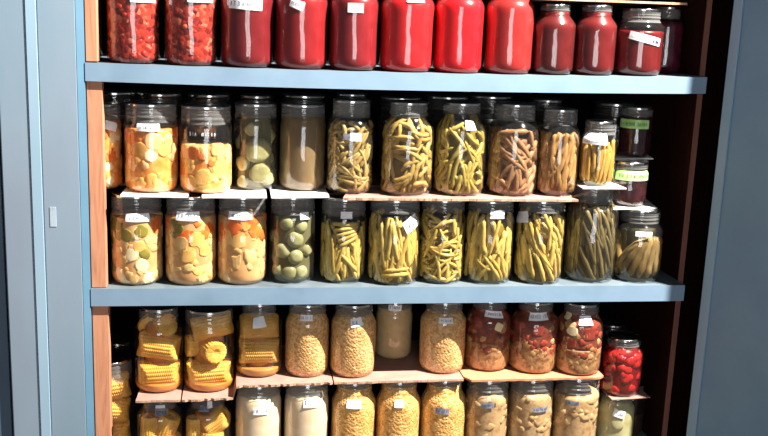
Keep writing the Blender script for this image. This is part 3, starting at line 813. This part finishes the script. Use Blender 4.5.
j = Bj('B10', 580, 614, 187, 'mid', 'small pint of upright amber beans standing on the tall olive jar', 122.5, base=tC10 + .0032, ymax=.05)
fillz = zpix(j, 139)
beans(j, BEAN_P, fillz, N=30, style='vert', core=CORE_Y, rb=(.0036, .0048), L=(.062, .075), inner=8)
label_patch(j, 583, 606, 134, 145, seed=36, lines=2)
sheet('paper_card', [(j.x - .040, j.yf - .006), (j.x + .050, j.yf - .004), (j.x + .045, j.yf + .09), (j.x - .038, j.yf + .09)], tC10 + .0002, .0026, [PAPER, CARD3], 'small pale card between the amber pint and the tall olive jar', 'card', GS, seed=9, jag=.0005)
tC11 = zC(1.05) + .1455 + .0012
j = Bj('B12', 613, 648, 207, 'jelly', 'lower of two dark jam jars with green labels, on the pickle spear jar', 163, base=tC11 + .0032, ymax=.06, name='jam_jar')
jj = j
fill(j, 'jam', .0014, j.h * .80, JAM)
for k in range(10): lump(j, 'fruit_piece', RND.uniform(-1.4, 1.4), RND.uniform(.01, .045), RND.uniform(.006, .011), JAM)
label_patch(j, 616, 646, 171.5, 181, paper=LABELG, ink=INKG, seed=37)
zj = j.z + j.h + .0012
sheet('paper_card', [(X(611, 211, .04), j.yf - .010), (X(657, 209, .04), j.yf + .002), (X(655, 209, .1), .16), (X(614, 209, .1), .16)], tC11 + .0002, .0026, [PAPER, PAPER], 'white card under the lower jam jar, on the pickle spear jar', 'card', GS, seed=10, jag=.0005)
j = Bj('B11', 617.5, 648, 158, 'jelly', 'upper of two dark jam jars with green labels, stacked on the other', 108, base=zj + .0028, ymax=.08, name='jam_jar', ymin=jj.yf)
fill(j, 'jam', .0014, j.h * .82, JAM)
for k in range(10): lump(j, 'fruit_piece', RND.uniform(-1.4, 1.4), RND.uniform(.01, .05), RND.uniform(.006, .011), JAM)
label_patch(j, 621, 647, 120, 129, paper=LABELG, ink=INKG, seed=38)
sheet('paper_card', [(X(617, 160, .05), j.yf - .004), (X(659, 158, .06), j.yf + .008), (X(655, 158, .1), .15), (X(618, 158, .1), .15)], zj + .0002, .0022, [PAPER, PAPER], 'white card between the two stacked jam jars', 'card', GS, seed=11, jag=.0005)

# the row behind tier B: lids and dark glass
sheet('cardboard_sheet', [(-.04, .125), (1.06, .125), (1.06, .30), (-.04, .30)], tC + .0002, .0046, [CARD, FLUTE], 'cardboard sheet carrying the shaded rear row of jars in the middle shelf', 'cardboard', GS, seed=12)
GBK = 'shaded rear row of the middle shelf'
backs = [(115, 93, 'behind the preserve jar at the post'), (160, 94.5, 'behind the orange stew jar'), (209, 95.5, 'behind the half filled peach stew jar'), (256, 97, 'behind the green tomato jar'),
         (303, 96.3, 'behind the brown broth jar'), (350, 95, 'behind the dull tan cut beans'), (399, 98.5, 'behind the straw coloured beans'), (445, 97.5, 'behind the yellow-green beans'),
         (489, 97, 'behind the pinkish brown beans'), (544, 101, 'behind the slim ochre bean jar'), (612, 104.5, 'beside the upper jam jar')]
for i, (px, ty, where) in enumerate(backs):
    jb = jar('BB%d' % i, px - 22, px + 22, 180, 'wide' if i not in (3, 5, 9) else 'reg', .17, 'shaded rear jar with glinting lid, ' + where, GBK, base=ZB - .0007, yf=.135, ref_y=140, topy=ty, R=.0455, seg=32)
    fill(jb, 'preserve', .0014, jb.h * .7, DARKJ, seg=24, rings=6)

# =================================================================== tier E: bottom row
GE = 'jars standing on the lowest shelf in view'
def Ej(key, x0, x1, style, h, label, yf=.001, **k): return jar(key, x0, x1, 470, style, h, label, GE, base=S3, yf=yf, ref_y=425, **k)
def corn_jar(j, zt, pieces, brine=BRINE_C, m=CORN, gap=.020):
    fill(j, 'brine', .0014, .016, brine, gap=.001, rings=8); fill(j, 'brine', .0165, zt, brine, gap=gap)
    for (c_, ax, L_, r) in pieces: cob(j, (c_[0], c_[1] + .001, c_[2]), ax, L_, r, m, COBE)
j = Ej('E0', 84, 134, 'wide', .205, 'tall corn cob jar beside the wooden post, lowest shelf', yf=.036, topy=364)
corn_jar(j, j.h * .80, [((.004, -.016, .150), (1, .1, .1), .075, .027), ((0, -.016, .105), (1, 0, -.1), .08, .026), ((0, -.016, .055), (1, 0, .05), .08, .026)])
j = Ej('E1', 137.5, 183, 'reg', .1465, 'corn cob jar with its grey label under the first piece of cardboard')
corn_jar(j, .104, [((.012, -.014, .084), (.3, -.1, .8), .045, .023), ((-.020, -.014, .080), (.05, 0, 1), .05, .018), ((.015, -.016, .042), (.2, 0, 1), .05, .024), ((-.016, -.014, .045), (0, 0, 1), .05, .022)])
label_patch(j, 154, 168.5, 411.5, 417.5, paper=LABELD, seed=40); label_patch(j, 154, 167, 408, 411, marks=False, seed=41, name='label_top_edge')
j = Ej('E2', 185, 231, 'reg', .1465, 'corn cob jar with its grey label below the big tilted corn cob jar')
corn_jar(j, .104, [((.018, -.014, .090), (.7, 0, .5), .05, .023), ((.006, -.018, .042), (.05, 0, 1), .06, .025), ((-.025, -.008, .066), (0, 0, 1), .06, .018)])
label_patch(j, 197, 209, 408, 414, paper=LABELD, seed=42); label_patch(j, 207, 214, 404, 411, marks=False, seed=43, name='label_glossy_end')
for key, x0, x1, zf, m, lb, lab in (
        ('E3', 235.6, 281, 401, CREAM, (253, 268, 407.5, 415), 'smooth cream sauce jar with a wide white label, beside the corn cobs, lowest shelf'),
        ('E4', 284, 328, 400, CREAM, (303, 318, 399, 408), 'smooth cream sauce jar with a small white label, beside the corn kernels, lowest shelf')):
    j = Ej(key, x0, x1, 'wide', .1705, lab)
    fill(j, 'cream_sauce', .0014, zpix(j, zf), m)
    label_patch(j, *lb, seed=44 + x0, dens=.7)
for key, x0, x1, zf, lb, pp, lab in (
        ('E5', 331, 374.7, 393, (346, 361, 401, 409), LABELP, 'golden corn kernel jar with a square white label, right of the cream sauce'),
        ('E6', 375.5, 419, 391, (394, 403.5, 401, 408), LABELP, 'golden corn kernel jar with a narrow white label, middle of the lowest shelf'),
        ('E7', 420, 464, 391, (435.5, 449, 408.5, 414.5), LABELD, 'golden corn kernel jar with a flat grey label')):
    j = Ej(key, x0, x1, 'reg' if key != 'E5' else 'mid', .1705, lab, rn=.036)
    fill(j, 'corn_kernels', .0014, zpix(j, zf), KERN_B, wob=.0008)
    label_patch(j, *lb, paper=pp, seed=60 + x0, marks=(pp is LABELD), ink=INK)
for key, x0, x1, zf, lb, lab in (
        ('E8', 464.5, 506, 397, (481, 493, 403, 408.5), 'beige pear chunk jar left of its twins, beside the golden kernels'),
        ('E9', 507, 550, 396, (532.5, 546, 407.5, 412.5), 'beige pear chunk jar with a dark label set to its right side'),
        ('E10', 552, 595, 398, (566, 578, 402, 406.5), 'beige pear chunk jar beside the pale green pear jar')):
    j = Ej(key, x0, x1, 'wide', .1705, lab)
    zz = zpix(j, zf)
    fill(j, 'fruit_sauce', .0014, zz - .003, PEAR, gap=.0018, wob=.0008)
    for k in range(22): lump(j, 'pear_piece', ((k * .618) % 1 - .5) * 3.6, RND.uniform(.05, zz - .008), RND.uniform(.008, .014), PEARP, zhi=zz, depth=-.1, rough=.3)
    label_patch(j, *lb, paper=LABELD, seed=70 + x0)
j = Ej('E11', 595.6, 633, 'mid', .118, 'pale green pear pint under the jar of red fruit', yf=.028)
zz = zpix(j, 407)
fill(j, 'syrup', .0014, zz, PEARG, gap=.004)
for (px, py, r) in ((618, 424, .020), (604, 430, .016), (610, 410, .010)): lump(j, 'pear_half', th_of(j, px, py), zpix(j, py), r, PEARG, rough=.06, sub=3, sq=(.8, .8, 1.2), rot=(0, 0, 0), depth=-.2)
label_patch(j, 613, 624, 411, 418, seed=80, tilt=-.25, dens=.4)
E11top = j.z + j.h + .0012; E11 = j
j = Ej('E12', 614, 643, 'mid', .118, 'dim clear jar in shade at the right end of the lowest shelf', yf=.090, R=.030)
fill(j, 'preserve', .0014, .05, DARKJ)

# sheets over tier E
tE = S3 + .1705 + .0014
s12 = S3 + .1465 + .0014
sheet('cardboard_sheet', [(X(136, 398, 0), -.008), (X(180.5, 398, 0), -.008), (X(180.5, 398, 0), .14), (X(139, 398, 0), .14)], s12 + .0002, .0042, [CARD3, FLUTE], 'short piece of cardboard under the corn cob jar nearest the post', 'cardboard', GS, seed=13, jag=.0012)
xs0, xs1 = X(182, 396, 0), X(333, 388, 0)
def bend(x):
    t = max(0, min(1, (x - .2600) / .0028)); t = t * t * (3 - 2 * t)
    return s12 + .0002 + (tE - s12) * t
sheet('cardboard_sheet', [(xs0, -.008), (xs1, .004), (xs1, .22), (xs0 + .002, .22)], s12 + .0002, .0042, [CARD3, FLUTE], 'bent torn cardboard sheet under the corn cob jar with the pointed cob end', 'cardboard', GS, zf=bend, seed=14, jag=.003)
x30, x31 = X(334.5, 386, 0), X(464.5, 381, 0)
sheet('cardboard_sheet', [(x30, .003), (x31, .007), (x31, .24), (x30, .24)], tE + .0002, .0042, [CARD3, FLUTE], 'pinkish cardboard under the creamed corn jars, middle of the lowest tier', 'cardboard', GS, seed=15, jag=.0012)
x40, x41 = X(465.5, 384, 0), X(600, 384, 0)
sheet('cardboard_sheet', [(x40 + .012, .001), (x41, .002), (x41 + .010, .010), (x41 + .010, .22), (x40 - .0, .22), (x40 + .0005, .020)], tE + .0002, .0042, [CARD2, CARD2], 'orange-brown cardboard with a pointed end under the three red soup jars', 'cardboard', GS, seed=16, jag=.0018)

# =================================================================== tier D: upper tier of the lowest shelf
GD = 'jars stacked in the upper tier of the lowest shelf'
zD = tE + .0002 + .0042
def slopeD(x): return (s12 if x < .25 else tE) + .0002 + .0042
def Dj(key, x0, x1, by, style, label, topy=None, base=None, h=.1455, ymin=.003, **k):
    return jar(key, x0, x1, by, style, h, label, GD, base=zD if base is None else base, ref_y=345, topy=topy, ymin=ymin, **k)
j = Dj('D1', 135, 183, 389, 'mid', 'corn cob jar with one cob end facing out near its top, nearest the post', topy=311.3, base=s12 + .0002 + .0042, yf=.020)
corn_jar(j, j.h * .80, [((.0, -.014, .032), (1, .0, .02), .080, .027), ((.0, -.014, .086), (1, -.12, -.16), .078, .0265), ((.014, -.022, .132), (.25, -1, .1), .04, .0225), ((-.02, .02, .12), (0, 1, 0), .04, .02)])
xm = at_y(209, 350, .05).x
j = Dj('D2', 183.4, 235, 387.5, 'wide', 'corn cob jar with a pointed cob end facing out at its middle', topy=312.8, base=lambda x: slopeD(x), yf=.018, R=.0486)
corn_jar(j, j.h * .82, [((.0, -.014, .030), (1, .0, .06), .084, .0275), ((.006, -.022, .080), (.35, -1, -.05), .05, .0235), ((-.02, -.002, .082), (.9, .2, 0), .05, .022), ((.006, -.014, .124), (1, .1, .2), .078, .0245)])
j = Dj('D3', 236, 282, 378, 'reg', 'paler corn cob jar with a bright white label, its lid hidden behind the shelf', base=lambda x: slopeD(x))
corn_jar(j, .118, [((.0, -.012, .046), (1, 0, .0), .078, .0265), ((.0, -.012, .096), (1, 0, .03), .076, .0255)], brine=BRINE_C2, m=CORN2)
label_patch(j, 252, 266, 319, 328, seed=90, tilt=.15, marks=False)
def creamed(j, zs, zt):
    fill(j, 'corn_kernels', .0014, zt, KERN, wob=.0008)
j = Dj('D4', 285, 328.7, 378, 'reg', 'jar of creamed corn, right of the pale corn cobs', base=lambda x: slopeD(x), rn=.036)
creamed(j, zpix(j, 362), .125); label_patch(j, 299, 313, 316, 322, seed=91, dens=.6)
j = Dj('D5', 330.5, 375, 378.5, 'reg', 'jar of creamed corn with a tilted white label, beside the pale sauce jar set back', rn=.036)
creamed(j, zpix(j, 350), .122); label_patch(j, 350, 363, 319.5, 327, seed=92, tilt=.2, dens=.6)
j = Dj('D6', 375, 411, 360, 'wide', 'smaller smooth beige sauce jar set back behind the creamed corn jars', ymax=.16, h=.122)
fill(j, 'cream_sauce', .0014, .106, CREAM_D); label_patch(j, 387.5, 401, 305, 311.5, seed=93, dens=.6)
j = Dj('D7', 420, 464.4, 374.5, 'reg', 'jar of creamed corn beside the first red soup jar', rn=.036)
creamed(j, zpix(j, 352), .122); label_patch(j, 438, 453, 319, 324, seed=94, dens=.8)
def soup(j, zs, zt, cubes):
    fill(j, 'vegetable_broth', .0014, zs, SOUP, wob=.001)
    fill(j, 'tomato_broth', zs + .0006, zt, SOUPR, gap=.0025)
    for k in range(52):
        lump(j, 'tomato_piece', ((k * .618) % 1 - .5) * 4.0, RND.uniform(zs - .014, zt - .006) if k < 34 else RND.uniform(zs - .016, zs + .014), RND.uniform(.007, .012), RND.choice((SOUPP, SOUPR, SOUP, SOUPP, VEGB)), zhi=zt, depth=-.2)
    for k in range(22): lump(j, 'vegetable_piece', ((k * .618) % 1 - .5) * 4.0, RND.uniform(.012, zs), RND.uniform(.006, .010), RND.choice((VEGB, SOUP, VEGB, SOUPR)), zhi=zs + .004)
    for (px, py, r, m, rt) in cubes: lump(j, 'potato_cube' if m is CAUL else 'tomato_piece', th_of(j, px, py), zpix(j, py), r, m, depth=-.6, box=.8, rough=.04, sub=3, rot=(0, rt, .2))
j = Dj('D8', 465, 509, 372, 'reg', 'red and brown soup jar with a wide white label, left of three', rn=.0345)
soup(j, zpix(j, 345), .126, [(499, 328, .010, CAUL, .5)]); label_patch(j, 483, 504, 313, 319, seed=95, tilt=-.1)
j = Dj('D9', 510, 556, 374.5, 'reg', 'red and brown soup jar between two others, white label on its shoulder', rn=.0345)
soup(j, zpix(j, 350), .126, [(538, 331, .012, SOUPP, .1)]); label_patch(j, 527, 549, 315, 322, seed=96, tilt=.06)
j = Dj('D10', 556.5, 600, 377, 'reg', 'red and brown soup jar with white cubes, beside the red fruit jar', rn=.0345)
soup(j, zpix(j, 352), .126, [(572, 333, .011, CAUL, .4), (563, 321, .009, CAUL, .3), (590, 335, .014, SOUPP, 0), (572, 345, .010, SOUPP, .2)]); label_patch(j, 578, 592, 318, 326, seed=97, lines=2)
j = jar('D11', 602, 640, 398, 'mid', .12, 'pint of whole red fruit standing on the pale green pear jar', GD, base=E11top + .0022, ref_y=370, topy=341.5, ymin=.02, ymax=.06)
zt = zpix(j, 350)
fill(j, 'syrup', .0014, zt - .004, CHERRYC, gap=.0035)
for k in range(46): lump(j, 'red_fruit', ((k * .618) % 1 - .5) * 4.6, .01 + (zt - .018) * RND.random(), RND.uniform(.010, .0145), CHERRY, zhi=zt, rough=.1, depth=-.1)
sheet('paper_card', [(j.x - .034, j.yf - .004), (j.x + .052, j.yf + .004), (j.x + .050, j.yf + .08), (j.x - .034, j.yf + .08)], E11top + .0002, .0016, [CARD3, CARD3], 'thin card between the red fruit pint and the pear pint', 'card', GS, seed=17, jag=.0004)
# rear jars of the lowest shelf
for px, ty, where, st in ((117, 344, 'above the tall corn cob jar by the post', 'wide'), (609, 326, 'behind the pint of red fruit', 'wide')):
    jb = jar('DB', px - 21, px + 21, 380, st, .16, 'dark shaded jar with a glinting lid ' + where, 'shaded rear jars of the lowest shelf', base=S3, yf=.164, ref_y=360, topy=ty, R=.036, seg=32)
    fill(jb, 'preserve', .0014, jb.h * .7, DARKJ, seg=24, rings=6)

# the glass above the contents gets a white haze painted for its reflections
for J in JARS:
    if J.key[:2] in ('BB', 'DB'): continue
    for p_ in J.glass.data.polygons:
        if p_.center.z > max(J.top, J.s1 - .004): p_.material_index = 1

# ------------------------------------------------------------------ light
def light(name, typ, loc, energy, col, **k):
    d = bpy.data.lights.new(name, typ); d.energy = energy; d.color = col
    for a, v in k.items(): setattr(d, a, v)
    o = bpy.data.objects.new(name, d); C.objects.link(o); o.location = loc; return o
light('ceiling_bulb', 'POINT', (1.665, -0.705, 1.52 + ZO), 1250, (1.0, 0.935, 0.845), shadow_soft_size=0.007)
win = light('window_light', 'AREA', (0.42, -2.7, -0.05 + ZO), 19, (0.97, 0.98, 1.0), shape='RECTANGLE', size=0.9, size_y=1.3)
win.rotation_euler = (PI / 2, 0, 0)
w = bpy.data.worlds.new('room_air'); bpy.context.scene.world = w; w.use_nodes = True
bg = w.node_tree.nodes['Background']; bg.inputs[0].default_value = (0.92, 0.96, 1.0, 1); bg.inputs[1].default_value = 0.115

sc = bpy.context.scene
sc.view_settings.view_transform = 'Standard'; sc.view_settings.look = 'None'
sc.view_settings.gamma = 1.0; sc.view_settings.use_curve_mapping = False
sc.view_settings.exposure = 0.1
sc.cycles.max_bounces = 6; sc.cycles.diffuse_bounces = 3; sc.cycles.glossy_bounces = 3
sc.cycles.transparent_max_bounces = 32
sc.cycles.caustics_reflective = False; sc.cycles.caustics_refractive = False
sc.cycles.sample_clamp_indirect = 4.0
sc.cycles.use_denoising = True
